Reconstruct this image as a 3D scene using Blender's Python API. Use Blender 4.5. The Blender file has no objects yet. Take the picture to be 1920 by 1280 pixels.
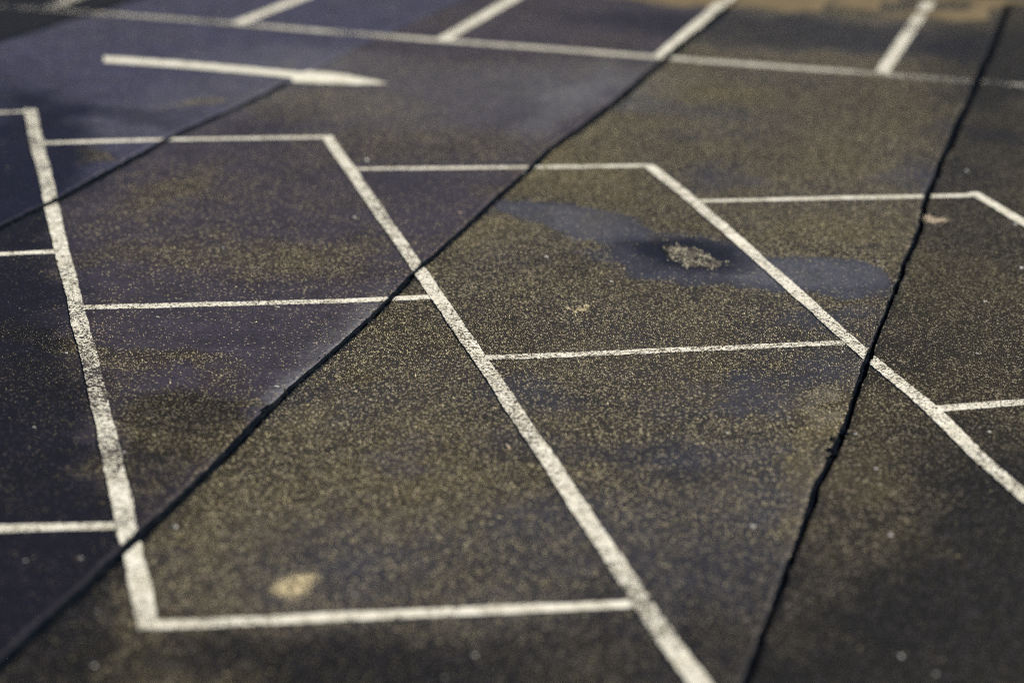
import bpy, bmesh, math, random
import numpy as np
from mathutils import Matrix, Vector

S = bpy.context.scene
COL = S.collection
rng = np.random.default_rng(7)
random.seed(7)

# ------------------------------------------------------------------ camera
F = 4600.0                       # focal length in pixels of the 1920 px wide photograph
HC = 4.787                       # height of the window the picture was taken from
R_ = np.array([0.9998697, 0.00494013, 0.01536792])
U_ = np.array([-0.01614243, 0.30599383, 0.95189663])
W_ = np.array([0.0, 0.95202068, -0.30603371])
cd = bpy.data.cameras.new('camera')
cam = bpy.data.objects.new('camera', cd)
COL.objects.link(cam)
M = Matrix.Identity(4)
for i in range(3):
    M[i][0], M[i][1], M[i][2] = R_[i], U_[i], -W_[i]
M[2][3] = HC
cam.matrix_world = M
cd.sensor_width = 36.0
cd.lens = F / 1920 * 36
cd.clip_end = 2000
cd.dof.use_dof = True
cd.dof.focus_distance = 15.6
cd.dof.aperture_fstop = 0.53
S.camera = cam

# ------------------------------------------------------------------ sky and sun
SUN_EL, SUN_AZ = math.radians(34), math.radians(80)     # azimuth clockwise from +Y
w = bpy.data.worlds.new('World')
S.world = w
w.use_nodes = True
nt = w.node_tree
sky = nt.nodes.new('ShaderNodeTexSky')
sky.sky_type = 'NISHITA'
sky.sun_disc = False
sky.sun_elevation = SUN_EL
sky.sun_rotation = SUN_AZ
bg = nt.nodes['Background']
bg.inputs['Strength'].default_value = 0.05
nt.links.new(sky.outputs[0], bg.inputs[0])
sd = bpy.data.lights.new('sun', 'SUN')
sd.energy = 4.9
sd.angle = math.radians(0.5)
sd.color = (1.0, 0.915, 0.75)
sun = bpy.data.objects.new('sun', sd)
COL.objects.link(sun)
sdir = Vector((math.sin(SUN_AZ) * math.cos(SUN_EL), math.cos(SUN_AZ) * math.cos(SUN_EL), math.sin(SUN_EL)))
sun.rotation_euler = sdir.to_track_quat('Z', 'Y').to_euler()
S.view_settings.view_transform = 'Standard'
S.view_settings.look = 'None'
S.view_settings.exposure = 0.55
S.view_settings.gamma = 1.0
S.render.engine = 'CYCLES'
S.cycles.use_denoising = False
S.cycles.filter_width = 1.1
S.cycles.sample_clamp_direct = 4.0

# ------------------------------------------------------------------ helpers
def P(x, y):
    """the ground point seen at a pixel of the 1920 px wide photograph"""
    d = W_ + R_ * ((x - 960) / F) - U_ * ((y - 640) / F)
    return d[:2] * (HC / -d[2])

def hash2(ix, iy, seed):
    h = (ix.astype(np.int64) * 374761393 + iy.astype(np.int64) * 668265263 + seed * 974634777) & 0x7fffffff
    h = ((h ^ (h >> 13)) * 1274126177) & 0x7fffffff
    return ((h ^ (h >> 16)) & 0xffff) / 65535.0

def vnoise(x, y, seed=0):
    ix, iy = np.floor(x), np.floor(y)
    fx, fy = x - ix, y - iy
    fx, fy = fx * fx * (3 - 2 * fx), fy * fy * (3 - 2 * fy)
    a, b = hash2(ix, iy, seed), hash2(ix + 1, iy, seed)
    c, d = hash2(ix, iy + 1, seed), hash2(ix + 1, iy + 1, seed)
    return (a * (1 - fx) + b * fx) * (1 - fy) + (c * (1 - fx) + d * fx) * fy

def fbm(x, y, seed=0, n=4):
    s, a, t = 0, 0.5, 0
    for i in range(n):
        s = s + a * vnoise(x * 2 ** i, y * 2 ** i, seed + i)
        t += a
        a *= 0.55
    return s / t

def tag(o, label=None, cat=None, group=None, kind=None):
    for k, v in (('label', label), ('category', cat), ('group', group), ('kind', kind)):
        if v:
            o[k] = v
    return o

def mesh_obj(name, verts, faces, mat, parent=None, smooth=False):
    me = bpy.data.meshes.new(name)
    me.from_pydata([tuple(v) for v in verts], [], faces)
    me.materials.append(mat)
    if smooth:
        me.shade_smooth()
    o = bpy.data.objects.new(name, me)
    COL.objects.link(o)
    if parent:
        o.parent = parent
    return o

def set_rgba(me, name, arr):
    a = me.attributes.new(name, 'FLOAT_COLOR', 'POINT')
    a.data.foreach_set('color', np.ascontiguousarray(arr, dtype=np.float32).ravel())

# ------------------------------------------------------------------ the joints between the slabs (ground polylines)
J_PX = [
    [(0, 78), (78, 53), (133, 36), (219, 9)],
    [(0, 428), (81, 388), (104, 378), (215, 317), (316, 260), (453, 198), (544, 153), (590, 131), (700, 75), (870, 0)],
    [(10, 1236), (144, 1115), (262, 1004), (427, 850), (504, 766), (640, 647), (731, 561), (791, 499), (868, 430),
     (936, 366), (993, 317), (1023, 286), (1090, 239), (1164, 183), (1255, 104), (1281, 82), (1381, 0)],
    [(1401, 1280), (1428, 1199), (1482, 1052), (1535, 910), (1566, 853), (1602, 749), (1633, 662), (1680, 537),
     (1700, 490), (1724, 430), (1740, 363), (1781, 269), (1831, 158), (1881, 34)],
]
Y0, Y1 = 5.0, 40.0
JX = []
yy = np.arange(Y0, Y1, 0.02)
for k, px in enumerate(J_PX):
    g = np.array(sorted([tuple(P(*q)[::-1]) for q in px]))        # (Y, X)
    x = np.interp(yy, g[:, 0], g[:, 1])
    sl = (g[-1, 1] - g[0, 1]) / (g[-1, 0] - g[0, 0])
    x = np.where(yy < g[0, 0], g[0, 1] + sl * (yy - g[0, 0]), x)
    x = np.where(yy > g[-1, 0], g[-1, 1] + sl * (yy - g[-1, 0]), x)
    x = x + (vnoise(yy * 2.0, yy * 0 + k, 50) - .5) * 0.010
    JX.append(x)

def joint_x(k, Y):
    return np.interp(Y, yy, JX[k])

def gap_half(k, Y, side):
    """half the width of joint k at Y, ragged, on one side (0 left, 1 right)"""
    base = np.array([0.030, 0.042, 0.025, 0.025][k]) + (0.022 if k >= 2 else 0) * np.clip((Y - 17.5) / 6.5, 0, 1)
    if k == 1:
        base = np.where(Y > 22.75, 0.006, base)
    base = base + (0.012 if k in (1, 2) else 0) * np.clip((14 - Y) / 3, 0, 1)
    n = fbm(Y * 9.0, Y * 0 + 3.1 * k, 60 + side, 3)
    n2 = vnoise(Y * 1.3, Y * 0 + k, 70 + side)
    return np.maximum(base * (0.75 + 0.5 * n2) + (n - 0.5) * 0.020 - np.where(fbm(Y * 3.7, Y * 0 + k, 80 + side, 2) > .66, .006, 0), 0.003)

# ------------------------------------------------------------------ wear and vignette darkening of the surface, painted in ground coordinates
# (layer, x, y, rx, ry, angle deg, strength, softness): patches of exposed chippings, damp with painted vignette, dust and ochre sand
E_, DAMP_VIG, U2, O_ = 0, 1, 2, 3
BLOBS = [
    # exposed chippings in the middle-left slab
    (E_, 400, 482, 330, 26, -2, .32, 1.), (E_, 640, 470, 150, 40, 0, .30, 1.), (E_, 250, 660, 120, 26, 10, .45, .8),
    (E_, 390, 700, 110, 30, 20, .4, .8), (E_, 345, 792, 122, 62, 6, .95, .35, .15), (E_, 80, 620, 120, 26, 5, .6, .7),
    (E_, 330, 350, 90, 25, -25, .35, .9), (E_, 90, 720, 150, 60, 0, .35, .9), (E_, 300, 870, 110, 40, 0, .5, .7),
    (E_, 540, 370, 250, 40, 0, .15, .9), (E_, 800, 270, 200, 35, 0, .30, .9), (E_, 620, 195, 150, 30, 0, .4, .9),
    (E_, 100, 880, 160, 80, 0, .28, .9), (E_, 155, 300, 40, 16, -15, .9, .4), (E_, 370, 197, 45, 12, 0, .7, .6),
    (E_, 690, 690, 30, 20, 0, .3, .9), (E_, 470, 760, 45, 14, -30, .6, .6),
    # smooth damp film in the right slab, drawn as a lack of chippings
    (E_, 990, 392, 80, 20, 8, -.95, .35, .5), (E_, 1080, 408, 80, 26, 12, -.95, .35, .5), (E_, 1160, 440, 70, 30, 20, -.95, .35, .5),
    (E_, 1295, 482, 130, 44, 6, -.98, .45, .2), (E_, 1430, 512, 100, 26, 4, -.9, .6, .5), (E_, 1570, 524, 120, 32, 4, -.95, .3, .5),
    (E_, 1640, 545, 50, 18, 10, -.8, .6, .35), (E_, 1180, 492, 130, 20, 8, -.5, .8), (E_, 1570, 605, 80, 22, -10, -.4, .9),
    (E_, 1480, 725, 120, 38, -12, -.5, 1.), (E_, 1330, 750, 160, 40, 0, -.3, 1.), (E_, 1400, 870, 170, 60, 0, -.4, 1.),
    (E_, 1120, 840, 200, 30, 5, -.3, 1.), (E_, 800, 850, 60, 28, 0, -.35, 1.), (E_, 1350, 335, 70, 20, 0, -.4, .9),
    (E_, 1230, 195, 190, 16, 5, -.35, 1.), (E_, 1000, 720, 80, 30, 15, -.3, 1.), (E_, 1800, 320, 90, 30, 0, -.3, .9),
    (E_, 1870, 250, 110, 14, 3, -.5, .8), (E_, 1300, 250, 90, 14, 0, -.2, .9), (E_, 1700, 345, 60, 12, 0, -.4, .8),
    (E_, 850, 1060, 520, 130, 0, -.28, 1.), (E_, 1250, 1000, 300, 110, 0, -.2, 1.), (E_, 1500, 62, 330, 40, 4, -.4, .6),
    # damp stains, and vignette darkening painted along the edges and corners
    (DAMP_VIG, 1295, 477, 98, 32, 5, 1.0, .7, .4), (DAMP_VIG, 1190, 462, 40, 14, 10, .45, .8, .2), (U2, 1000, 393, 90, 20, 8, .18, 1.2, .5), (U2, 1120, 425, 70, 22, 16, .22, 1.2, .5), (U2, 1530, 518, 150, 26, 4, .30, 1.2, .5), (U2, 1420, 516, 70, 14, 6, .2, 1.05, .3),
    (DAMP_VIG, 1300, 895, 60, 22, 0, .45, .9, .4), (DAMP_VIG, 5, 612, 110, 24, 2, 1.0, .6), (DAMP_VIG, 60, 1200, 200, 120, -30, .5, .9), (DAMP_VIG, 230, 212, 120, 16, 4, .5, .7),
    (DAMP_VIG, 345, 772, 118, 42, 4, .62, .4, .15), (DAMP_VIG, 300, 850, 120, 40, 0, .4, .7), (DAMP_VIG, 1500, 62, 420, 32, 4, .65, .5), 
    (DAMP_VIG, 1880, 120, 160, 60, 0, .6, .7), (DAMP_VIG, 60, 1040, 190, 110, -20, .75, .8), (DAMP_VIG, 0, 760, 150, 420, 0, .45, .9), (DAMP_VIG, 0, 250, 160, 130, 0, .4, .9), (DAMP_VIG, 1930, 1180, 200, 330, 0, .35, .9), (DAMP_VIG, 1900, 60, 120, 80, 0, .4, .9), (DAMP_VIG, 40, 560, 110, 260, 0, .5, .8),  # mostly vignette darkening painted at the left and right edges
    (DAMP_VIG, 1830, 1180, 240, 200, -20, .7, .9), (DAMP_VIG, 1900, 1000, 90, 120, 0, .4, .9), (DAMP_VIG, 980, 1250, 560, 95, 0, .55, 1.), (DAMP_VIG, 420, 1240, 360, 85, 0, .6, 1.), (DAMP_VIG, 1500, 1180, 330, 130, 10, .45, 1.), (DAMP_VIG, 1930, 1230, 210, 170, -25, .45, 1.), (DAMP_VIG, 1860, 300, 130, 140, 0, .35, .9), (DAMP_VIG, 1700, 200, 260, 50, 5, .2, .9), (DAMP_VIG, 60, 300, 110, 120, 0, .6, .9), (DAMP_VIG, 300, 950, 110, 60, -30, .4, .8),  # mostly painted vignette along the bottom and in the corners
    (DAMP_VIG, 1780, 560, 120, 120, 0, .2, .9), (DAMP_VIG, 1840, 860, 120, 90, 30, .4, .8), (DAMP_VIG, 60, 870, 130, 110, 0, .6, .8),
    (DAMP_VIG, 150, 1180, 130, 70, -35, .6, .8), (DAMP_VIG, 1050, 505, 80, 14, 5, .3, .8), (DAMP_VIG, 1120, 840, 220, 22, 3, .25, .8),
    # pale dust beside the joints
    (U2, 618, 645, 130, 24, -44, .34, 1.0, .35), (U2, 545, 718, 55, 16, -40, .36, .9, .35), (U2, 690, 585, 70, 18, -44, .26, 1.0, .35),
    (U2, 1560, 762, 30, 16, -60, .35, .8), (U2, 1100, 150, 150, 40, 0, .3, .9), (U2, 1060, 200, 120, 30, -30, .35, .9),
    (U2, 380, 185, 260, 40, -15, .2, .9), (U2, 800, 180, 260, 60, 0, .25, .9), (U2, 560, 110, 200, 25, 0, .3, .9),
    # ochre, mossy grit
    (O_, 1540, 800, 30, 70, 25, .55, .8), (O_, 1490, 930, 26, 90, 22, .45, .8), (O_, 1610, 890, 70, 50, 20, .45, .8),
    (O_, 1510, 985, 24, 20, 0, .4, .8), (O_, 600, 770, 70, 30, -35, .3, .8), (O_, 960, 350, 60, 20, -25, .4, .8),
    (O_, 1090, 300, 100, 25, 0, .25, .9), (O_, 1150, 350, 140, 26, 6, .35, .8),
    (O_, 910, 450, 70, 30, -20, .3, .9), (O_, 1240, 450, 40, 14, 8, .35, .8), (O_, 345, 815, 110, 30, 6, .15, .9),
    (O_, 620, 940, 340, 90, 0, .2, .9), (O_, 400, 480, 260, 22, -2, .12, .9), (O_, 530, 130, 18, 5, 0, .7, .6),
    (O_, 660, 105, 30, 8, -35, .5, .7), (O_, 370, 197, 30, 8, 0, .6, .6), (O_, 1580, 420, 150, 30, 0, .25, .9),
]
BL = []
for L, x, y, rx, ry, an, st, so, *wf in BLOBS:
    c = P(x, y)
    ca, sa = math.cos(math.radians(an)), math.sin(math.radians(an))
    ax = (P(x + rx * ca, y + rx * sa) - P(x - rx * ca, y - rx * sa)) / 2
    ay = (P(x - ry * sa, y + ry * ca) - P(x + ry * sa, y - ry * ca)) / 2
    BL.append((L, c, np.linalg.inv(np.array([ax, ay]).T), st, so, wf[0] if wf else .75))

SLAB_E = [0.08, 0.04, 0.11, 0.80, 0.82]          # how far the chippings are bared on each slab
SLAB_DARK = [0.85, 0.08, 0.05, 0.02, 0.25]  # darkness per slab, with corner vignette painted into the outermost slabs

def slab_of(X, Y):
    k = np.zeros(X.shape, int)
    for j in range(4):
        k += (X > joint_x(j, Y))
    # the nearest slab keeps its wear only up to the third joint
    return k

def wear(X, Y):  # the damp channel also holds the painted vignette
    wx = X + (fbm(X * 2.2, Y * 1.6, 11, 4) - .5) * 0.75 + (fbm(X * 9, Y * 7, 12, 3) - .5) * .24
    wy = Y + (fbm(X * 2.2, Y * 1.6, 21, 4) - .5) * 1.30 + (fbm(X * 9, Y * 7, 22, 3) - .5) * .45
    k = slab_of(X, Y)
    out = np.zeros(X.shape + (4,))
    out[..., 0] = np.array(SLAB_E)[k] + (fbm(X * 1.1, Y * .8, 31, 5) - .5) * .55
    out[..., 1] = np.array(SLAB_DARK)[k] + np.clip(fbm(X * .9, Y * .7, 41, 4) - .55, 0, 1) * .8
    out[..., 3] = np.clip(fbm(X * 1.7, Y * 1.3, 45, 4) - .5, 0, 1) * 1.0 * (k >= 3)
    for L, c, Mi, st, so, wf in BL:
        q = np.stack([X + (wx - X) * wf - c[0], Y + (wy - Y) * wf - c[1]], -1) @ Mi.T
        so = min(so * 1.25, 1.3)
        d = np.sqrt((q ** 2).sum(-1))
        f = np.clip((1 + so * .5 - d) / so, 0, 1)
        f = f * f * (3 - 2 * f)
        out[..., L] += st * f * ((k == 2) if (L == U2 and wf == .35) else 1)
    return np.clip(out, 0, 1)

# ------------------------------------------------------------------ materials
def new_mat(name):
    m = bpy.data.materials.new(name)
    m.use_nodes = True
    t = m.node_tree
    b = t.nodes['Principled BSDF']
    return m, t, b

class NB:
    def __init__(self, t):
        self.t = t
    def n(self, typ, **kw):
        n = self.t.nodes.new(typ)
        for k, v in kw.items():
            setattr(n, k, v)
        return n
    def link(self, a, b):
        self.t.links.new(a, b)
    def val(self, sock, v):
        if hasattr(v, 'links'):
            self.link(v, sock)
        else:
            sock.default_value = v
    def math(self, op, a, b=None, clamp=False):
        n = self.n('ShaderNodeMath', operation=op, use_clamp=clamp)
        self.val(n.inputs[0], a)
        if b is not None:
            self.val(n.inputs[1], b)
        return n.outputs[0]
    def mix(self, f, a, b, mode='MIX'):
        n = self.n('ShaderNodeMix', data_type='RGBA', blend_type=mode)
        self.val(n.inputs[0], f)
        for s, v in ((n.inputs[6], a), (n.inputs[7], b)):
            if hasattr(v, 'links'):
                self.link(v, s)
            else:
                s.default_value = (*v, 1)
        return n.outputs[2]
    def ramp(self, v, a, b, c=0., d=1.):
        n = self.n('ShaderNodeMapRange')
        self.val(n.inputs[0], v)
        for i, q in enumerate((a, b, c, d)):
            self.val(n.inputs[i + 1], q)
        return n.outputs[0]
    def pos(self):
        return self.n('ShaderNodeNewGeometry').outputs['Position']
    def noise(self, vec, scale, detail=4, rough=.55):
        n = self.n('ShaderNodeTexNoise')
        self.link(vec, n.inputs['Vector'])
        n.inputs['Scale'].default_value = scale
        n.inputs['Detail'].default_value = detail
        n.inputs['Roughness'].default_value = rough
        return n.outputs[0]
    def voro(self, vec, scale, out='Color', feature='F1', rnd=1.0):
        n = self.n('ShaderNodeTexVoronoi', feature=feature)
        self.link(vec, n.inputs['Vector'])
        n.inputs['Scale'].default_value = scale
        n.inputs['Randomness'].default_value = rnd
        return n.outputs[out]

def asphalt_colour(nb, smooth, bare):
    """shared build-up of the asphalt: returns colour, roughness, height"""
    p = nb.pos()
    at = nb.n('ShaderNodeAttribute', attribute_name='wear')  # its damp channel also holds the painted vignette
    sep = nb.n('ShaderNodeSeparateColor')
    nb.link(at.outputs['Color'], sep.inputs[0])
    e, d, u, o = sep.outputs[0], sep.outputs[1], sep.outputs[2], at.outputs['Alpha']
    mott = nb.noise(p, 3.2, 6, .62)
    fine = nb.noise(p, 38, 3, .6)
    e2 = nb.math('ADD', e, nb.ramp(fine, .3, .7, -.18, .18), True)
    cell = nb.voro(p, 95)
    cs = nb.n('ShaderNodeSeparateColor')
    nb.link(cell, cs.inputs[0])
    sm = nb.mix(nb.ramp(mott, .3, .7), tuple(v * .72 for v in smooth), tuple(v * 1.28 for v in smooth))
    br = nb.mix(nb.ramp(mott, .3, .7), tuple(v * .75 for v in bare), tuple(v * 1.2 for v in bare))
    col = nb.mix(e2, sm, br)
    col = nb.mix(nb.math('MULTIPLY', o, .55), col, (.105, .084, .042))
    u = nb.math('MULTIPLY', u, nb.ramp(nb.noise(p, 12, 5, .7), .32, .62, .35, 1.25))
    col = nb.mix(nb.math('MULTIPLY', u, .8, True), col, (.155, .16, .185))
    # the stones of the mix, dark and light
    g = nb.ramp(cs.outputs[0], 0, 1, .55, 1.45)
    col = nb.mix(1.0, col, nb.n('ShaderNodeCombineColor').outputs[0], 'MULTIPLY') if False else col
    cc = nb.n('ShaderNodeCombineColor')
    for i in range(3):
        nb.link(g, cc.inputs[i])
    col = nb.mix(1.0, col, cc.outputs[0], 'MULTIPLY')
    chip = nb.math('LESS_THAN', cs.outputs[1], nb.ramp(e2, 0, 1, .015, .10))
    col = nb.mix(nb.math('MULTIPLY', chip, .8), col, (.40, .35, .25))
    dk = nb.ramp(d, 0, 1, 1, .13)  # damp stains and painted vignette darken the colour together
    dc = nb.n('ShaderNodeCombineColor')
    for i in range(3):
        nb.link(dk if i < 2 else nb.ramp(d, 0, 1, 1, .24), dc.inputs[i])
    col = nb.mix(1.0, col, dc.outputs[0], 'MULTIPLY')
    ro = nb.ramp(d, 0, 1, .80, .72)
    ro = nb.math('SUBTRACT', ro, nb.ramp(e2, 0, 1, .10, 0.0))
    dist = nb.voro(p, 95, 'Distance')
    hgt = nb.math('ADD', nb.math('MULTIPLY', dist, nb.ramp(e2, 0, 1, -.25, -1.0)), nb.math('MULTIPLY', fine, .6))
    return col, ro, hgt

def asphalt_mat(name, smooth, bare):
    m, t, b = new_mat(name)
    nb = NB(t)
    col, ro, h = asphalt_colour(nb, smooth, bare)
    nb.link(col, b.inputs['Base Color'])
    nb.link(ro, b.inputs['Roughness'])
    b.inputs['Specular IOR Level'].default_value = .18
    bp = nb.n('ShaderNodeBump')
    bp.inputs['Strength'].default_value = .6
    bp.inputs['Distance'].default_value = .006
    nb.link(h, bp.inputs['Height'])
    nb.link(bp.outputs[0], b.inputs['Normal'])
    return m

def paint_mat(name, tone, grime):
    m, t, b = new_mat(name)
    nb = NB(t)
    p = nb.pos()
    under, ro, h = asphalt_colour(nb, (.055, .050, .052), (.060, .050, .036))
    wr = nb.n('ShaderNodeAttribute', attribute_name='worn').outputs['Fac']  # also holds the vignette painted into the far left lines
    n1 = nb.noise(p, 7, 5, .65)
    n2 = nb.noise(p, 26, 3, .6)
    amount = nb.math('ADD', wr, nb.ramp(n1, .35, .70, -.14, .12))
    cs = nb.n('ShaderNodeSeparateColor')
    nb.link(nb.voro(p, 108), cs.inputs[0])
    hole = nb.math('LESS_THAN', nb.math('ADD', cs.outputs[0], nb.ramp(n2, .3, .7, -.18, .18)), amount)
    n3 = nb.noise(p, 17, 5, .7)
    hole = nb.math('MAXIMUM', hole, nb.math('GREATER_THAN', nb.math('ADD', n3, nb.math('MULTIPLY', wr, .22)), .70))
    pc = nb.mix(nb.ramp(n1, .40, .72), tone, grime)
    pc = nb.mix(nb.ramp(n2, .5, .8, 0, .3), pc, tuple(v * .62 for v in grime))
    sv = nb.ramp(cs.outputs[2], 0, 1, .78, 1.08)
    cc = nb.n('ShaderNodeCombineColor')
    for i in range(3):
        nb.link(sv, cc.inputs[i])
    pc = nb.mix(1.0, pc, cc.outputs[0], 'MULTIPLY')
    nb.link(nb.mix(hole, pc, under), b.inputs['Base Color'])
    b.inputs['Roughness'].default_value = .62
    b.inputs['Specular IOR Level'].default_value = .3
    bp = nb.n('ShaderNodeBump')
    bp.inputs['Strength'].default_value = .3
    bp.inputs['Distance'].default_value = .003
    nb.link(nb.math('SUBTRACT', nb.math('MULTIPLY', n2, .6), hole), bp.inputs['Height'])
    nb.link(bp.outputs[0], b.inputs['Normal'])
    return m

def grit_mat(name, cols, rough=.75, scale=60):
    m, t, b = new_mat(name)
    nb = NB(t)
    p = nb.pos()
    cs = nb.n('ShaderNodeSeparateColor')
    nb.link(nb.voro(p, scale), cs.inputs[0])
    c = nb.mix(cs.outputs[0], cols[0], cols[1])
    c = nb.mix(nb.ramp(nb.noise(p, 14, 4), .42, .62), c, cols[2])
    nb.link(c, b.inputs['Base Color'])
    b.inputs['Roughness'].default_value = rough
    bp = nb.n('ShaderNodeBump')
    bp.inputs['Strength'].default_value = .6
    bp.inputs['Distance'].default_value = .004
    nb.link(nb.noise(p, 150, 3), bp.inputs['Height'])
    nb.link(bp.outputs[0], b.inputs['Normal'])
    return m

M_SLAB = [
    asphalt_mat('asphalt far left', (.020, .020, .024), (.026, .023, .020)),  # own dark tone plus corner vignette painted into the colour
    asphalt_mat('asphalt blue', (.040, .041, .080), (.036, .032, .034)),
    asphalt_mat('asphalt purple', (.036, .031, .048), (.020, .0162, .0108)),
    asphalt_mat('asphalt brown', (.033, .035, .056), (.0165, .0132, .0082)),
    asphalt_mat('asphalt brown dark', (.018, .0155, .021), (.0140, .0108, .0066)),  # darker brown, with vignette of the right corners painted in
]
M_GROUND = asphalt_mat('asphalt ground', (.05, .047, .05), (.05, .045, .036))
M_PAINT = paint_mat('road paint', (.84, .82, .74), (.60, .57, .46))
M_PAINT2 = paint_mat('faded road paint', (.66, .64, .56), (.50, .48, .41))
m, t, b = new_mat('tar')
nb = NB(t)
b.inputs['Base Color'].default_value = (.006, .008, .012, 1)
b.inputs['Roughness'].default_value = .6
b.inputs['Specular IOR Level'].default_value = 0
bp = nb.n('ShaderNodeBump')
bp.inputs['Strength'].default_value = .6
bp.inputs['Distance'].default_value = .01
nb.link(nb.noise(nb.pos(), 40, 4), bp.inputs['Height'])
nb.link(bp.outputs[0], b.inputs['Normal'])
nb.link(nb.mix(nb.ramp(nb.noise(nb.pos(), 22, 4), .5, .75), (.004, .006, .010), (.012, .014, .018)), b.inputs['Base Color'])
M_TAR = m

# ------------------------------------------------------------------ ground and slabs
g = bpy.data.meshes.new('ground')
g.from_pydata([(-400, -100, -.045), (400, -100, -.045), (400, 700, -.045), (-400, 700, -.045)], [], [(0, 1, 2, 3)])
g.materials.append(M_GROUND)
o = bpy.data.objects.new('ground', g)
COL.objects.link(o)
tag(o, kind='structure')

def build_slab(k):
    Y = np.concatenate([np.arange(Y0, 9.2, .15), np.arange(9.2, 20, .035), np.arange(20, 29.5, .06), np.arange(29.5, 39.9, .25)])
    left = joint_x(k - 1, Y) + gap_half(k - 1, Y, 1) if k > 0 else np.full(Y.shape, -16.) + 0 * Y
    right = joint_x(k, Y) - gap_half(k, Y, 0) if k < 4 else np.full(Y.shape, 16.)
    n = {0: 60, 1: 70, 2: 90, 3: 100, 4: 120}[k]
    u = np.linspace(0, 1, n)
    if k == 0:
        u = 1 - (1 - u) ** 2
    if k == 4:
        u = u ** 2
    X = left[:, None] + (right - left)[:, None] * u[None]
    YY = np.repeat(Y[:, None], n, 1)
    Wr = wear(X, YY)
    Z = (fbm(X * 3, YY * 3, 90, 3) - .5) * .0
    ny = len(Y)
    V = np.stack([X, YY, Z], -1)
    lo_l = np.stack([left, Y, np.full(ny, -.06)], -1)[:, None]
    lo_r = np.stack([right, Y, np.full(ny, -.06)], -1)[:, None]
    V = np.concatenate([lo_l, V, lo_r], 1)
    Wr = np.concatenate([Wr[:, :1], Wr, Wr[:, -1:]], 1)
    nn = n + 2
    idx = np.arange(ny * nn).reshape(ny, nn)
    fq = np.stack([idx[:-1, :-1], idx[:-1, 1:], idx[1:, 1:], idx[1:, :-1]], -1).reshape(-1, 4)
    me = bpy.data.meshes.new('asphalt_slab')
    me.vertices.add(ny * nn)
    me.vertices.foreach_set('co', V.reshape(-1).astype(np.float32))
    me.loops.add(len(fq) * 4)
    me.loops.foreach_set('vertex_index', fq.reshape(-1).astype(np.int32))
    me.polygons.add(len(fq))
    me.polygons.foreach_set('loop_start', np.arange(0, len(fq) * 4, 4, dtype=np.int32))
    me.update(calc_edges=True)
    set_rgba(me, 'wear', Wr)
    me.materials.append(M_SLAB[k])
    me.materials.append(M_TAR)
    mi = np.zeros((ny - 1, nn - 1), np.int32)
    mi[:, 0] = mi[:, -1] = 1
    me.polygons.foreach_set('material_index', mi.ravel())
    ob = bpy.data.objects.new('asphalt_slab', me)
    COL.objects.link(ob)
    tag(ob, kind='structure')

for k in range(5):
    build_slab(k)

# ------------------------------------------------------------------ tar in the joints
JL = ['dark joint crossing the black far corner behind the arrow',
      'dark tar joint ending at the arrow head and crossing the upper stall lines',
      'long dark tar joint running from the near left corner up beside a far stall divider',
      'dark tar joint with ragged lumps, right of the pale grit patch']
seams = []
for k in range(4):
    Y = np.arange(8.5, 30, .04)
    x = joint_x(k, Y)
    hw = gap_half(k, Y, 0) + .006
    hr = gap_half(k, Y, 1) + .006
    z = -.020 + (fbm(Y * 6, Y * 0, 33 + k, 3) - .5) * .012
    V, Fc = [], []
    for i in range(len(Y)):
        V += [(x[i] - hw[i], Y[i], z[i] + .004), (x[i], Y[i], z[i] - .003), (x[i] + hr[i], Y[i], z[i] + .004)]
    for i in range(len(Y) - 1):
        for j in (0, 1):
            a = i * 3 + j
            Fc.append((a, a + 1, a + 4, a + 3))
    s = mesh_obj('tar_joint', V, Fc, M_TAR)
    tag(s, JL[k], 'pavement joint', 'tar joints between the asphalt slabs')
    seams.append(s)

def blob_mesh(name, c, rx, ry, h, mat, parent=None, seed=0, n=22, rough=.35, rot=0.0, z0=.0005, rings=5):
    """a low irregular lump lying on the ground"""
    V = [(0, 0, h)]
    Fc = []
    r = np.random.default_rng(seed)
    ph = np.linspace(0, 2 * math.pi, n, endpoint=False)
    rad = 1 + rough * 2 * (fbm(np.cos(ph) * 1.6 + 9 + seed, np.sin(ph) * 1.6 + 5, seed, 3) - .5) + rough * .5 * (r.random(n) - .5)
    for k in range(1, rings + 1):
        f = k / rings
        for i in range(n):
            a, q = ph[i], rad[i] * f
            zz = h * (1 - f ** 1.8) * (.6 + .8 * r.random()) if k < rings else -.002
            V.append((math.cos(a) * q * rx, math.sin(a) * q * ry, zz))
    for i in range(n):
        Fc.append((0, 1 + i, 1 + (i + 1) % n))
    for k in range(rings - 1):
        for i in range(n):
            a, b2 = 1 + k * n + i, 1 + k * n + (i + 1) % n
            Fc.append((a, a + n, b2 + n, b2))
    o = mesh_obj(name, V, Fc, mat, parent)
    o.location = (c[0], c[1], z0)
    o.rotation_euler[2] = rot
    return o

for i, (x, y, rx, ry) in enumerate([(1559, 845, .030, .06), (1563, 824, .032, .05), (1586, 812, .016, .05),
                                    (1552, 858, .018, .03)]):
    blob_mesh('tar_lump', P(x, y), rx, ry, .0035, M_TAR, seams[3], i, 26, .5, .2)
for i, (x, y, rx, ry) in enumerate([(499, 765, .022, .08), (545, 725, .014, .06)]):
    blob_mesh('tar_lump', P(x, y), rx, ry, .0035, M_TAR, seams[2], 20 + i, 26, .5, -.3)

CRUMBS = [(3, 15.2, 17.2, 260), (2, 15.2, 18.0, 220), (2, 12, 24, 200), (3, 11, 24, 200)]

# ------------------------------------------------------------------ painted lines
STROKES = []          # centre lines for keeping the chippings off the paint

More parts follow.
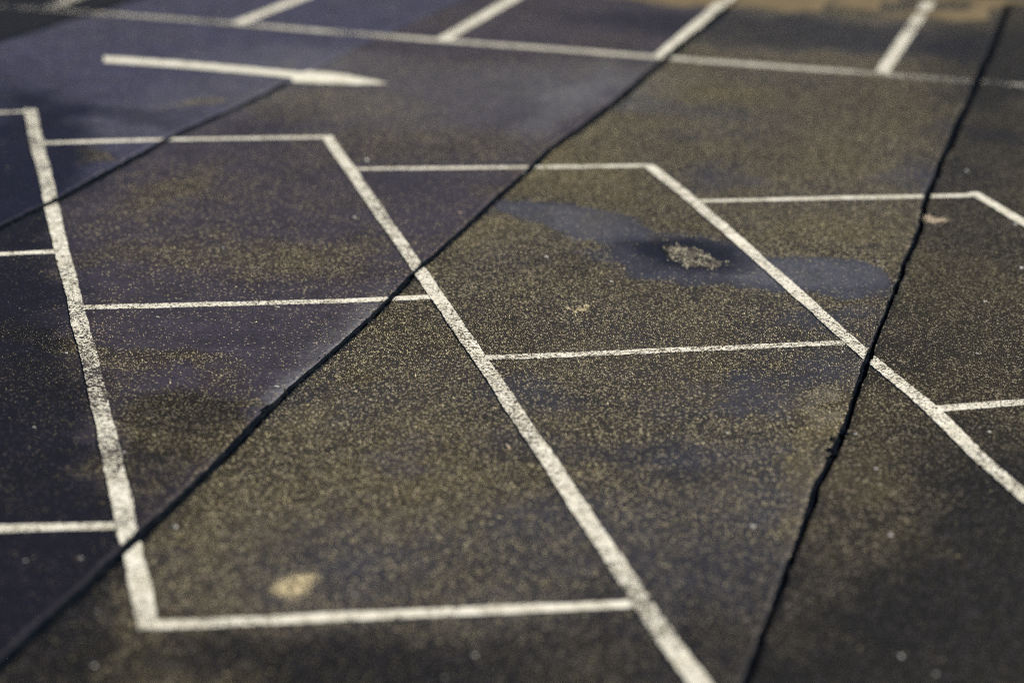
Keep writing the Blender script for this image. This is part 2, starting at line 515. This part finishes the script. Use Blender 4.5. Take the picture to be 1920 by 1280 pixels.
def stroke(name, label, cat, group, px, width, worn, z=.004, mat=None, ext=(0, 0), faded=()):  # worn and faded also carry painted vignette on the far left lines
    pts = np.array([P(*q) for q in px])
    d0 = (pts[0] - pts[1]) / np.linalg.norm(pts[0] - pts[1])
    d1 = (pts[-1] - pts[-2]) / np.linalg.norm(pts[-1] - pts[-2])
    pts[0] = pts[0] + d0 * ext[0]
    pts[-1] = pts[-1] + d1 * ext[1]
    STROKES.append((pts, width))
    seg = np.linalg.norm(np.diff(pts, axis=0), axis=1)
    L = np.concatenate([[0], np.cumsum(seg)])
    s = np.arange(0, L[-1], .012)
    s = np.append(s, L[-1])
    cx, cy = np.interp(s, L, pts[:, 0]), np.interp(s, L, pts[:, 1])
    tx, ty = np.gradient(cx), np.gradient(cy)
    tx, ty = [np.convolve(np.pad(v, 8, 'edge'), np.ones(17) / 17, 'valid') for v in (tx, ty)]
    ln = np.hypot(tx, ty)
    nx, ny = -ty / ln, tx / ln
    sd_ = len(STROKES)
    nl = (fbm(s * 22, s * 0 + sd_, 101, 3) - .5) * .010 + (fbm(s * 2.4, s * 0 + sd_, 103, 2) - .5) * .016
    nr = (fbm(s * 22, s * 0 + sd_, 102, 3) - .5) * .010 + (fbm(s * 2.4, s * 0 + sd_, 104, 2) - .5) * .016
    m_ = 8
    V, keep, wv = [], [], []
    for j in range(m_ + 1):
        f = j / m_
        off = (width / 2 + nl) * (1 - f) - (width / 2 + nr) * f
        V.append(np.stack([cx + nx * off, cy + ny * off, np.full(s.shape, z)], -1))
    V = np.stack(V, 1)                                   # ns x (m+1) x 3
    # ragged ends
    e0 = (fbm(np.arange(m_ + 1) * 1.7, np.arange(m_ + 1) * 0. + sd_, 110, 2) - .5) * .03
    V[0, :, 0] += d0[0] * e0
    V[0, :, 1] += d0[1] * e0
    V[-1, :, 0] += d1[0] * e0[::-1]
    V[-1, :, 1] += d1[1] * e0[::-1]
    C = (V[:-1, :-1] + V[1:, :-1] + V[1:, 1:] + V[:-1, 1:]) / 4
    ok = np.ones(C.shape[:2], bool)
    for k in range(4):
        jx = joint_x(k, C[..., 1])
        inside = (C[..., 0] > jx - gap_half(k, C[..., 1], 0) - .003) & (C[..., 0] < jx + gap_half(k, C[..., 1], 1) + .003)
        if not (name == 'painted_arrow' and k == 1):
            ok &= ~inside
    idx = np.arange(V.shape[0] * V.shape[1]).reshape(V.shape[:2])
    fq = np.stack([idx[:-1, :-1], idx[1:, :-1], idx[1:, 1:], idx[:-1, 1:]], -1)[ok].reshape(-1, 4)
    VV = V.reshape(-1, 3)
    # skirt down to the asphalt along the outer edges
    me = bpy.data.meshes.new(name)
    me.from_pydata(VV.tolist(), [], fq.tolist())
    bm = bmesh.new()
    bm.from_mesh(me)
    bmesh.ops.delete(bm, geom=[v for v in bm.verts if not v.link_faces], context='VERTS')
    be = [e for e in bm.edges if e.is_boundary]
    r = bmesh.ops.extrude_edge_only(bm, edges=be)
    for v in r['geom']:
        if isinstance(v, bmesh.types.BMVert):
            v.co.z = -.001
    bmesh.ops.recalc_face_normals(bm, faces=bm.faces[:])
    bm.to_mesh(me)
    bm.free()
    co = np.zeros(len(me.vertices) * 3, np.float32)
    me.vertices.foreach_get('co', co)
    co = co.reshape(-1, 3)
    X, Y = co[:, 0].astype(float), co[:, 1].astype(float)
    wn = worn * 1.25 + .085 + (fbm(X * 3.1, Y * 2.2, 130, 3) - .5) * .8 * (.35 + worn)
    for fx, fy, fr, fs in faded:
        q = P(fx, fy)
        wn = wn + fs * np.exp(-((X - q[0]) ** 2 + (Y - q[1]) ** 2) / (2 * fr * fr))
    a = me.attributes.new('worn', 'FLOAT', 'POINT')
    a.data.foreach_set('value', np.clip(wn, 0, 1).astype(np.float32))
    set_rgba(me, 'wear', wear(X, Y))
    me.materials.append(mat or M_PAINT)
    o = bpy.data.objects.new(name, me)
    COL.objects.link(o)
    tag(o, label, cat, group)
    return o

GL, GC, GF = 'long stall dividers', 'stall end lines', 'far row of stall lines'
LONG, CROSS, FAR = 'stall_divider', 'stall_end_line', 'far_stall_line'
TW, NW = .100, .096
stroke(LONG, 'long white divider at far left, heavily speckled with wear, ending near the pale yellow sand', 'painted line', GL,
       [(55.4, 206), (107, 430), (160, 645), (210, 855), (279, 1180)], TW + .006, .20, .0065, ext=(0, 0),
       faded=[(165, 680, .6, .24), (180, 740, .5, .18), (140, 560, .5, .12), (205, 860, .25, .2), (75, 300, .8, .15)])
stroke(LONG, 'long white divider through the middle, crossed by the long dark joint', 'painted line', GL,
       [(612, 256), (733, 430), (899, 672), (1022, 855), (1205, 1132), (1310, 1280), (1360, 1350)], TW, .16, .0065,
       faded=[(950, 760, .5, .22), (880, 640, .6, .14), (1200, 1110, .25, .25), (1210, 1140, .2, .2), (710, 400, .5, .2), (690, 350, .4, .15)])
stroke(LONG, 'long white divider right of the pale grit patch, crossed by the ragged right joint', 'painted line', GL,
       [(1214, 310), (1280, 362), (1360, 430), (1631, 672), (1747, 768), (1834, 855), (1920, 930), (2632, 1545)], TW, .12, .0065,
       faded=[(1600, 640, .6, .16), (1860, 880, .5, .2)])
stroke(LONG, 'short visible white divider leaving the picture at the upper right edge', 'painted line', GL,
       [(1824, 362), (1920, 418), (2480, 752), (4128, 1769)], TW, .10, .0065)
stroke(CROSS, 'uppermost white end line left of the middle divider, crossed by the arrow joint', 'painted line', GC,
       [(85.7, 268.7), (300, 262.5), (624, 257.5)], NW - .004, .08, ext=(.03, -.02))
stroke(CROSS, 'white end line meeting the middle divider just above the long dark joint crossing', 'painted line', GC,
       [(163, 577), (400, 571), (640, 565), (812, 557)], NW, .10, ext=(.03, .01), faded=[(250, 575, .3, .2), (560, 568, .3, .15)])
stroke(CROSS, 'nearest white end line, blurred, passing just below the pale yellow sand', 'painted line', GC,
       [(300, 1172), (640, 1156), (1195, 1132)], NW, .06, ext=(.04, .02), faded=[(400, 1168, .4, .15)])
stroke(CROSS, 'upper white end line between the middle divider and the divider by the grit patch', 'painted line', GC,
       [(674, 317.5), (1000, 314), (1224, 311)], NW - .006, .08, ext=(.03, -.02), faded=[(690, 317, .3, .2)])
stroke(CROSS, 'thickly speckled white end line ending short of the right joint', 'painted line', GC,
       [(915, 672), (1280, 656.5), (1578, 643)], NW, .20, ext=(.05, .03), faded=[(950, 671, .4, .15), (1400, 651, .5, .1)])
stroke(CROSS, 'upper right white end line crossed by the ragged joint near its right end', 'painted line', GC,
       [(1310, 378), (1560, 372), (1831, 367)], NW - .004, .08, ext=(.05, -.02))
stroke(CROSS, 'short white end line reaching the right edge below the middle', 'painted line', GC,
       [(1752, 767), (1920, 754), (2440, 726)], NW, .16, ext=(.04, 0))
stroke(CROSS, 'topmost left white end line, only a stub left of the leftmost divider', 'painted line', GC,
       [(-455, 216), (0, 212), (47, 210)], NW - .03, .18)
stroke(CROSS, 'middle left white stub line against the leftmost divider above the black oil stain', 'painted line', GC,
       [(-538, 493), (0, 477), (107, 472)], NW, .08, ext=(0, .02))
stroke(CROSS, 'lower left white stub line against the leftmost divider, near the dark joint', 'painted line', GC,
       [(-684, 1022), (0, 991), (218, 986)], NW, .12, ext=(0, .02))
# far row
stroke(FAR, 'long faded line along the far row of stalls behind the arrow', 'painted line', GF,
       [(-60, 7), (0, 13), (235, 29), (390, 41), (640, 62), (825, 76.5), (1110, 98), (1280, 112), (1650, 139.5), (1920, 161), (1990, 166)],
       .16, .12, .004, M_PAINT2, faded=[(-20, 12, 1.5, .6), (430, 44, .3, .3), (1750, 148, .9, .3), (1900, 158, .8, .3), (665, 64, .2, .5)])  # left end faded to put the corner vignette into the paint
for lab, px, f in [
        ('faint far stall divider in the dark far left corner', [(78, 20), (134, 0), (190, -20)], .5),  # strong wear stands for the corner vignette painted into this line
        ('far stall divider left of the blue slab edge, second from the left', [(443, 45), (558, 0), (640, -32)], .12),
        ('far stall divider above the arrow tip, in the middle of the far row', [(829, 75.5), (959, 0), (1010, -30)], .12),
        ('bright far stall divider touching the long dark joint', [(1235, 108), (1362, 0), (1398, -30)], .05),
        ('far stall divider crossing the tan sand at the right of the far row', [(1653, 137), (1741, 5)], .14)]:
    stroke(FAR, lab, 'painted line', GF, px, .13, f, .0065, M_PAINT, ext=(.02, 0), faded=[(1331, 26, .2, .2), (1715, 50, .25, .3)])

# the arrow: shaft and head in one outline
def arrow():
    sh = [(195, 112), (330, 121), (440, 130.5), (548, 141)]
    shaft = [P(*q) for q in sh]
    up = [P(x, y - 5.2) for x, y in sh]
    dn = [P(x, y + 5.6) for x, y in sh]
    out = [*dn, P(549, 154.5), P(600, 157), P(660, 159), P(729, 157.8), P(700, 152), P(640, 140.5), P(580, 134), P(569, 137.5), *up[::-1][1:]]
    # finely divided, slightly ragged outline
    pts = []
    for i in range(len(out)):
        a, b2 = out[i], out[(i + 1) % len(out)]
        n = max(2, int(np.linalg.norm(b2 - a) / .03))
        for k in range(n):
            q = a + (b2 - a) * k / n
            pts.append((q[0] + random.uniform(-.004, .004), q[1] + random.uniform(-.008, .008)))
    bm = bmesh.new()
    vs = [bm.verts.new((x, y, .0065)) for x, y in pts]
    f = bm.faces.new(vs)
    bmesh.ops.triangulate(bm, faces=[f])
    r = bmesh.ops.extrude_edge_only(bm, edges=[e for e in bm.edges if e.is_boundary])
    for v in r['geom']:
        if isinstance(v, bmesh.types.BMVert):
            v.co.z = -.001
    bmesh.ops.recalc_face_normals(bm, faces=bm.faces[:])
    me = bpy.data.meshes.new('painted_arrow')
    bm.to_mesh(me)
    bm.free()
    co = np.array([v.co[:] for v in me.vertices])
    a = me.attributes.new('worn', 'FLOAT', 'POINT')
    a.data.foreach_set('value', np.full(len(co), .03, np.float32))
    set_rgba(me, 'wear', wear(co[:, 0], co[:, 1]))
    me.materials.append(M_PAINT)
    o = bpy.data.objects.new('painted_arrow', me)
    COL.objects.link(o)
    tag(o, 'white direction arrow painted on the driving lane, pointing right', 'arrow')
    STROKES.append((np.array(shaft), .1))
arrow()

# ------------------------------------------------------------------ chippings standing proud of the worn asphalt
def stone_mesh(name, X, Y, Z, size, colour, label_kind, mat, parent=None):
    n = len(X)
    base = np.array([(1, 0, 0), (-1, 0, 0), (0, 1, 0), (0, -1, 0), (0, 0, 1), (.5, .5, .75), (-.6, .2, .7), (.1, -.7, .6)])[:6]
    tri = np.array([(0, 2, 4), (2, 1, 4), (1, 3, 4), (3, 0, 4)])
    base = base[:5]
    a = rng.random(n) * 2 * math.pi
    jit = 1 + (rng.random((n, 5, 3)) - .5) * .7
    V = base[None] * jit
    V[:, :, 0] *= (size * rng.uniform(.75, 1.3, n))[:, None]
    V[:, :, 1] *= (size * rng.uniform(.75, 1.3, n))[:, None]
    V[:, :, 2] *= (size * rng.uniform(.8, 1.7, n))[:, None]
    V[:, 4, 0] += (rng.random(n) - .5) * size
    V[:, 4, 1] += (rng.random(n) - .5) * size
    ca, sa = np.cos(a)[:, None], np.sin(a)[:, None]
    VX = V[:, :, 0] * ca - V[:, :, 1] * sa + X[:, None]
    VY = V[:, :, 0] * sa + V[:, :, 1] * ca + Y[:, None]
    VZ = V[:, :, 2] + Z[:, None] - .0008
    co = np.stack([VX, VY, VZ], -1).reshape(-1)
    fq = (tri[None] + (np.arange(n) * 5)[:, None, None]).reshape(-1)
    me = bpy.data.meshes.new(name)
    me.vertices.add(n * 5)
    me.vertices.foreach_set('co', co.astype(np.float32))
    me.loops.add(len(fq))
    me.loops.foreach_set('vertex_index', fq.astype(np.int32))
    me.polygons.add(len(fq) // 3)
    me.polygons.foreach_set('loop_start', np.arange(0, len(fq), 3, dtype=np.int32))
    me.update(calc_edges=True)
    c4 = np.concatenate([colour, np.ones((n, 1))], 1)
    set_rgba(me, 'stone', np.repeat(c4, 5, 0))
    me.materials.append(mat)
    o = bpy.data.objects.new(name, me)
    COL.objects.link(o)
    if parent:
        o.parent = parent
    if label_kind:
        o['kind'] = label_kind
    return o

m, t, b = new_mat('chippings')
nb = NB(t)
at = nb.n('ShaderNodeAttribute', attribute_name='stone')
nb.link(at.outputs['Color'], b.inputs['Base Color'])
b.inputs['Roughness'].default_value = .6
b.inputs['Specular IOR Level'].default_value = .4
M_STONE = m

def on_paint(X, Y, extra=.012):
    hit = np.zeros(X.shape, bool)
    for pts, w_ in STROKES:
        for i in range(len(pts) - 1):
            a, b2 = pts[i], pts[i + 1]
            t_ = b2 - a
            L2 = t_ @ t_
            s = np.clip(((X - a[0]) * t_[0] + (Y - a[1]) * t_[1]) / L2, 0, 1)
            d = np.hypot(X - a[0] - s * t_[0], Y - a[1] - s * t_[1])
            hit |= d < w_ / 2 + extra
    return hit

def chippings():
    n = 1500000
    Y = rng.uniform(9.3, 28.8, n)
    X = rng.uniform(-1, 1, n) * (.45 + .205 * Y)
    Wr = wear(X, Y)
    fineN = fbm(X * 9, Y * 9, 140, 3)
    e = np.clip(Wr[:, 0] + (fineN - .5) * .7, 0, 1)
    # densest where the picture is sharp; far stones are below a pixel and thin out
    dens = 5000 * (np.clip(e, 0, 1) ** 1.25 + .035) * (1 - .6 * np.clip(Wr[:, 1], 0, 1))
    dens *= np.clip(1.15 - (Y - 12) / 26, .5, 1)
    area = 2 * (.45 + .205 * Y) * 19.5
    # sampling density of the candidates at this Y is n / area
    keep = rng.random(n) < dens / (n / area)
    keep &= ~on_paint(X, Y)
    k = slab_of(X, Y)
    for j in range(4):
        jx = joint_x(j, Y)
        keep &= np.abs(X - jx) > .036 + .02 * np.clip((Y - 17.5) / 6.5, 0, 1) + .012 * np.clip((14 - Y) / 3, 0, 1)
    X, Y, e, k, Wr = X[keep], Y[keep], e[keep], k[keep], Wr[keep]
    n = len(X)
    v = rng.random(n) ** 1.35
    tan = np.array([.42, .362, .180]); pale = np.array([.80, .735, .49]); dark = np.array([.06, .046, .030]); pinkish = np.array([.36, .26, .19])
    c = dark + (tan - dark) * np.clip(v * 2, 0, 1)[:, None] + (pale - tan) * np.clip(v * 2 - 1, 0, 1)[:, None]
    c = np.where((rng.random(n) < .08)[:, None], pinkish, c)
    c = c * np.array([.36, .68, .78, .84, .58])[k][:, None] * (1 - .55 * Wr[:, 1])[:, None]  # stones darkened per slab and by damp, painted vignette included
    c = c + Wr[:, 3][:, None] * np.array([.04, .028, -.02])
    size = np.where(rng.random(n) < .05, rng.uniform(.0042, .0065, n), rng.uniform(.0019, .0040, n))
    print('chippings', n)
    stone_mesh('exposed_chippings', X, Y, np.zeros(n), size, np.clip(c, .01, .9), 'stuff', M_STONE)
chippings()
for k, ya, yb, n in CRUMBS:
    Yc = rng.uniform(ya, yb, n)
    side = np.where(rng.random(n) < .5, -1, 1)
    hwid = np.where(side < 0, gap_half(k, Yc, 0), gap_half(k, Yc, 1))
    Xc = joint_x(k, Yc) + side * (hwid + np.abs(rng.normal(0, .016, n)))
    stone_mesh('tar_crumbs', Xc, Yc, np.zeros(n), rng.uniform(.003, .009, n), np.full((n, 3), .008), 'stuff', M_STONE, seams[k])

# ------------------------------------------------------------------ the pale grit patch beside the right divider
M_GRIT = grit_mat('pale grit', ((.34, .29, .19), (.50, .44, .32), (.20, .165, .11)))
M_BED = grit_mat('dark grit bed', ((.050, .043, .032), (.085, .076, .06), (.022, .019, .017)))
root = bpy.data.objects.new('grit_patch', None)
COL.objects.link(root)
c0 = P(1296, 482)
root.location = (c0[0], c0[1], 0)
tag(root, 'broken patch of pale loose grit on a dark damp stain', 'grit patch')
lobes = [(1256, 470, .075, .20, .020, .1), (1282, 476, .085, .17, .016, .2), (1303, 472, .08, .12, .012, .2), (1326, 491, .115, .17, .014, .2), (1300, 495, .07, .10, .010, 0.)]
gx, gy, gz, gs = [], [], [], []
for i, (x, y, rx, ry, h, ro) in enumerate(lobes):
    c = P(x, y)
    o = blob_mesh('grit_bed', (c[0] - c0[0], c[1] - c0[1]), rx * .85, ry * .85, h, M_BED, root, 40 + i, 34, .45, ro, z0=.001, rings=7)
    n = int(1500 * rx * ry / .02)
    a, q = rng.random(n) * 6.283, np.abs(rng.normal(0, .62, n)) ** .8
    gx.append(np.cos(a) * q * rx + c[0] - c0[0])
    gy.append(np.sin(a) * q * ry + c[1] - c0[1])
    gz.append(np.clip(h * (1 - q ** 1.8) * .8, 0, 1))
gx, gy, gz = map(np.concatenate, (gx, gy, gz))
hole = fbm((gx + 5) * 16, (gy + 5) * 7, 150, 3) > .49
hole &= np.abs((gx - .02) * .55 + (gy + .02) + .02) > .022
gx, gy, gz = gx[hole], gy[hole], gz[hole]
n = len(gx)
v = rng.random(n)[:, None]
o = stone_mesh('loose_stones', gx, gy, gz, rng.uniform(.003, .0075, n), np.array([.07, .064, .05]) + v ** 2.0 * np.array([.56, .52, .42]), 'stuff', M_STONE, root)

# ------------------------------------------------------------------ sand patches and scraps
M_SAND = grit_mat('yellow sand', ((.36, .30, .18), (.50, .43, .29), (.24, .20, .12)), .9, 120)
M_PINK = grit_mat('pinkish sand', ((.42, .34, .26), (.50, .42, .32), (.30, .25, .19)), .9, 120)
M_TAN = grit_mat('tan sand', ((.135, .098, .046), (.17, .125, .06), (.09, .066, .033)), .95, 30)

def sand_patch(label, lobes, mat, seed, tone=(.58, .50, .33), beds=9):
    c0 = P(*lobes[0][:2])
    V, Fc = [], []
    me = bpy.data.meshes.new('sand_patch')
    bm = bmesh.new()
    for i, (x, y, rx, ry, h, ro) in enumerate(lobes[:beds]):
        c = P(x, y)
        o = blob_mesh('tmp', (c[0], c[1]), rx * .42, ry * .42, h, mat, None, seed + i, 30, .8, ro, z0=.001 + .0015 * i, rings=6)
        o2 = o.data.copy()
        o2.transform(Matrix.Translation((c[0] - c0[0], c[1] - c0[1], .0015 * i)) @ Matrix.Rotation(ro, 4, 'Z'))
        bm.from_mesh(o2)
        bpy.data.objects.remove(o)
        bpy.data.meshes.remove(o2)
    bm.to_mesh(me)
    bm.free()
    me.materials.append(mat)
    ob = bpy.data.objects.new('sand_patch', me)
    gx, gy = [], []
    for i, (x, y, rx, ry, h, ro) in enumerate(lobes):
        c = P(x, y) - c0
        n = int(60000 * rx * ry) + 20
        a, q = rng.random(n) * 6.283, np.abs(rng.normal(0, .62, n)) ** .8
        gx.append(c[0] + np.cos(a) * q * rx)
        gy.append(c[1] + np.sin(a) * q * ry)
    gx, gy = np.concatenate(gx), np.concatenate(gy)
    n = len(gx)
    v = rng.random(n)[:, None]
    stone_mesh('sand_grains', gx, gy, np.full(n, .001), rng.uniform(.002, .005, n), np.array(tone) * (.5 + .9 * v), 'stuff', M_STONE, ob)
    COL.objects.link(ob)
    ob.location = (c0[0], c0[1], .001)
    tag(ob, label, 'sand', 'small patches of sand')
    return ob

sand_patch('pale yellow sand patch above the nearest end line, blurred', [(527, 1104, .055, .085, .008, -.2), (548, 1103, .075, .13, .010, .2), (560, 1093, .06, .10, .008, .3), (552, 1086, .025, .06, .006, 0), (580, 1081, .04, .05, .004, 0)], M_SAND, 200)
sand_patch('pinkish sand patch just right of the ragged joint, below the upper right end line', [(1746, 412, .05, .12, .006, 0), (1763, 413, .06, .06, .004, 0)], M_PINK, 210, (.52, .43, .33))
sand_patch('broken yellowish crumbs in the stall right of the middle divider', [(1090, 581, .045, .04, .003, 0), (1099, 574, .022, .035, .004, 0), (1077, 585, .02, .03, .003, 0), (1064, 578, .02, .03, .003, 0)], M_SAND, 220, (.50, .44, .29), 1)

# tan sand drift along the far edge of the lot
def drift(px, seed, h=.012):
    pts = np.array([P(*q) for q in px])
    c0 = pts.mean(0)
    out = []
    for i in range(len(pts)):
        a, b2 = pts[i], pts[(i + 1) % len(pts)]
        n = max(2, int(np.linalg.norm(b2 - a) / .08))
        for k in range(n):
            q = a + (b2 - a) * k / n
            nn = np.array([fbm(np.array(q[0] * 3), np.array(q[1] * 2), seed, 3), fbm(np.array(q[0] * 3), np.array(q[1] * 2), seed + 9, 3)]) - .5
            out.append(q + nn * np.array([.3, .6]))
    out = np.array(out)
    n = len(out)
    V, Fc = [], []
    for f, z in ((1.0, -.001), (.93, .0045), (.7, h), (.35, h * 1.2)):
        for q in out:
            r = c0 + (q - c0) * f
            V.append((r[0], r[1], z if z < 0 else z + .002 * random.random()))
    for k in range(3):
        for i in range(n):
            a, b2 = k * n + i, k * n + (i + 1) % n
            Fc.append((a, b2, b2 + n, a + n))
    Fc.append(tuple(range(3 * n, 4 * n)))
    o = mesh_obj('sand_drift', V, Fc, M_TAN)
    tag(o, None, None, None, 'stuff')
drift([(1140, -1), (1300, 13), (1345, 16), (1378, -2), (1420, -60), (1100, -60), (1040, -30)], 300)
drift([(1368, 16), (1470, 20), (1530, 24), (1548, 14), (1560, -0), (1600, -60), (1430, -60)], 310)
drift([(1555, 13), (1640, 20), (1648, 11), (1690, 3), (1720, -40), (1620, -60), (1565, 0)], 320)
drift([(1640, 29), (1720, 32), (1790, 40), (1850, 38), (1866, 20), (1880, 5), (1850, -1), (1850, 12), (1830, 21), (1700, 24)], 330)
drift([(1730, 1), (1860, 5), (1960, 13), (1990, -20), (1740, -40)], 340)

# ------------------------------------------------------------------ pale scraps of litter
m, t, b = new_mat('paper scrap')
nb = NB(t)
mulc = nb.n('ShaderNodeMix', data_type='RGBA', blend_type='MULTIPLY')
mulc.inputs[0].default_value = 1
rv = nb.ramp(nb.n('ShaderNodeObjectInfo').outputs['Random'], 0, 1, .28, .85)
rc = nb.n('ShaderNodeCombineColor')
for i in range(3):
    nb.link(rv, rc.inputs[i])
nb.link(rc.outputs[0], mulc.inputs[7])
nb.link(nb.mix(nb.ramp(nb.noise(nb.pos(), 60, 3), .4, .65), (.72, .72, .70), (.50, .50, .49)), mulc.inputs[6])
nb.link(mulc.outputs[2], b.inputs['Base Color'])
b.inputs['Roughness'].default_value = .7
M_SCRAP = m
m, t, b = new_mat('rusty scrap')
nb = NB(t)
nb.link(nb.mix(nb.ramp(nb.noise(nb.pos(), 60, 3), .4, .65), (.56, .44, .35), (.42, .32, .25)), b.inputs['Base Color'])
b.inputs['Roughness'].default_value = .8
M_ORANGE = m

SCR = [
    (419, 466, .030, 1, 'largest round white scrap, in the stall above the middle left end line'),
    (685, 301, .036, 0, 'flat white scrap above the left end of the upper middle end line'),
    (664, 408, .024, 0, 'white scrap left of the middle divider, above its joint crossing'),
    (1024, 482, .030, 0, 'white scrap below the bluish damp film, left of the grit patch'),
    (1145, 528, .022, 0, 'small pale scrap right of centre, below the damp film'),
    (1644, 491, .030, 0, 'white scrap on the right end of the damp film beside the ragged joint'),
    (1914, 503, .034, 0, 'flat white scrap at the right edge, below the short upper right divider'),
    (1846, 566, .026, 0, 'white scrap right of the ragged joint, third stall, upper of two'),
    (1832, 663, .022, 0, 'small white scrap right of the ragged joint, lower of two'),
    (1579, 660, .020, 0, 'tiny white scrap just under the right end of the speckled end line'),
    (1478, 783, .020, 0, 'tiny white scrap on the purple stain left of the tar lumps'),
    (1362, 812, .022, 0, 'pale grey scrap between the middle divider and the tar lumps'),
    (1603, 814, .020, 0, 'white scrap immediately right of the tar lumps'),
    (952, 840, .024, 2, 'round pinkish pebble left of the middle divider in the near stall'),
    (1642, 879, .022, 0, 'white scrap right of the ragged joint, below the tar lumps'),
    (1411, 987, .026, 0, 'pale bluish scrap left of the ragged joint in the near stall'),
    (1669, 1003, .028, 0, 'bright white scrap in the near right stall, right of the ragged joint'),
    (1854, 810, .020, 0, 'faint pale scrap right of the grit side divider, near the right edge'),
    (1689, 1230, .024, 0, 'blurred grey scrap in the near right stall, the left of two at the bottom'),
    (1754, 1263, .026, 0, 'blurred bluish scrap in the near right stall, the right of two at the bottom'),
    (889, 1228, .024, 0, 'blurred white scrap below the nearest end line, the upper of two'),
    (834, 1270, .024, 0, 'blurred white scrap at the bottom edge, the lower of two'),
    (326, 988, .026, 0, 'white scrap right of where the dark joint crosses the leftmost divider'),
    (151, 1046, .024, 0, 'pale scrap left of the leftmost divider, under the lower left stub line'),
    (47, 1051, .018, 0, 'faint pale scrap near the left edge under the lower left stub line'),
    (183, 1147, .020, 0, 'blurred faint scrap left of the lower end of the leftmost divider'),
    (176, 1248, .022, 0, 'blurred faint scrap near the bottom left corner'),
    (307, 1137, .018, 0, 'small pale scrap in the corner of the leftmost divider and the nearest end line'),
    (665, 1115, .018, 0, 'small pale scrap right of the pale yellow sand'),
    (517, 725, .034, 3, 'thin white sliver on the dust left of the long joint'),
    (519, 577, .034, 3, 'thin white sliver just under the middle left end line'),
    (294, 595, .034, 3, 'faint thin sliver under the left part of the middle left end line'),
    (124, 662, .018, 0, 'small white scrap left of the leftmost divider, below the black stain'),
    (64, 801, .016, 0, 'tiny pale scrap near the left edge, halfway between two stub lines'),
    (232, 848, .018, 0, 'small bluish scrap touching the right side of the leftmost divider'),
    (1811, 321, .030, 0, 'flat pale scrap above the upper right end line, right of the joint'),
    (1668, 273, .020, 0, 'faint pale scrap above the upper right end line, left of the joint'),
    (1903, 421, .034, 0, 'white scrap under the short divider at the upper right edge'),
    (1224, 416, .022, 0, 'pale scrap above the grit patch, near the damp film edge'),
    (862, 400, .014, 2, 'tiny orange pebble left of the long joint, above its divider crossing'),
    (982, 324, .02, 0, 'pale scrap under the upper middle end line beside the long joint'),
    (1180, 200, .028, 0, 'blurred pale scrap right of the long joint, below the far row'),
]
def scrap(x, y, r, typ, label, seed):
    r *= .75 if y > 1040 else 1
    q = P(x, y)
    rr = np.random.default_rng(seed)
    n = 11
    ph = np.linspace(0, 6.283, n, endpoint=False) + rr.uniform(-.2, .2, n)
    rad = rr.uniform(.45, 1.15, n)
    sx, sy = {0: (1, .9), 1: (1, 1.1), 2: (1, 1), 3: (1, .35)}[typ]
    hh = {0: .35, 1: .5, 2: .8, 3: .25}[typ] * r
    V, Fc = [], []
    for k, (f, z) in enumerate(((1, 0), (.96, hh * .55), (.6, hh), )):
        for i in range(n):
            zz = z * rr.uniform(.6, 1.4) if k else -.001
            V.append((math.cos(ph[i]) * rad[i] * f * r * sx, math.sin(ph[i]) * rad[i] * f * r * sy * 1.25, zz))
    V.append((0, 0, hh * .8))
    for k in range(2):
        for i in range(n):
            a, b2 = k * n + i, k * n + (i + 1) % n
            Fc.append((a, b2, b2 + n, a + n))
    for i in range(n):
        Fc.append((2 * n + i, 2 * n + (i + 1) % n, 3 * n))
    nm = 'pebble' if typ == 2 else 'paper_scrap'
    V = [(x_ * .68, y_ * .68, z_ * .8) for x_, y_, z_ in V]
    o = mesh_obj(nm, V, Fc, M_ORANGE if typ == 2 else M_SCRAP)
    o.location = (q[0], q[1], .001)
    tag(o, label, 'pebble' if typ == 2 else 'scrap', 'pebbles on the asphalt' if typ == 2 else 'pale scraps of litter on the asphalt')
for i, s_ in enumerate(SCR):
    scrap(*s_, 400 + i)

# ------------------------------------------------------------------ kerb at the far right edge of the lot
m, t, b = new_mat('kerb concrete')
nb = NB(t)
nb.link(nb.mix(nb.noise(nb.pos(), 6, 5), (.34, .34, .33), (.48, .47, .45)), b.inputs['Base Color'])
b.inputs['Roughness'].default_value = .85
a, b2 = P(1560, -16), P(2250, 14)
d = (b2 - a) / np.linalg.norm(b2 - a)
nv = np.array([-d[1], d[0]])
V, Fc = [], []
prof = [(0, -.04), (0, .10), (.02, .12), (.14, .12), (.14, -.04)]
for p_ in (a, b2):
    for off, z in prof:
        q = p_ + nv * off
        V.append((q[0], q[1], z))
n = len(prof)
for i in range(n - 1):
    Fc.append((i, i + n, i + n + 1, i + 1))
Fc += [tuple(range(n)), tuple(range(2 * n - 1, n - 1, -1))]
o = mesh_obj('kerb', V, Fc, m)
tag(o, None, None, None, 'structure')
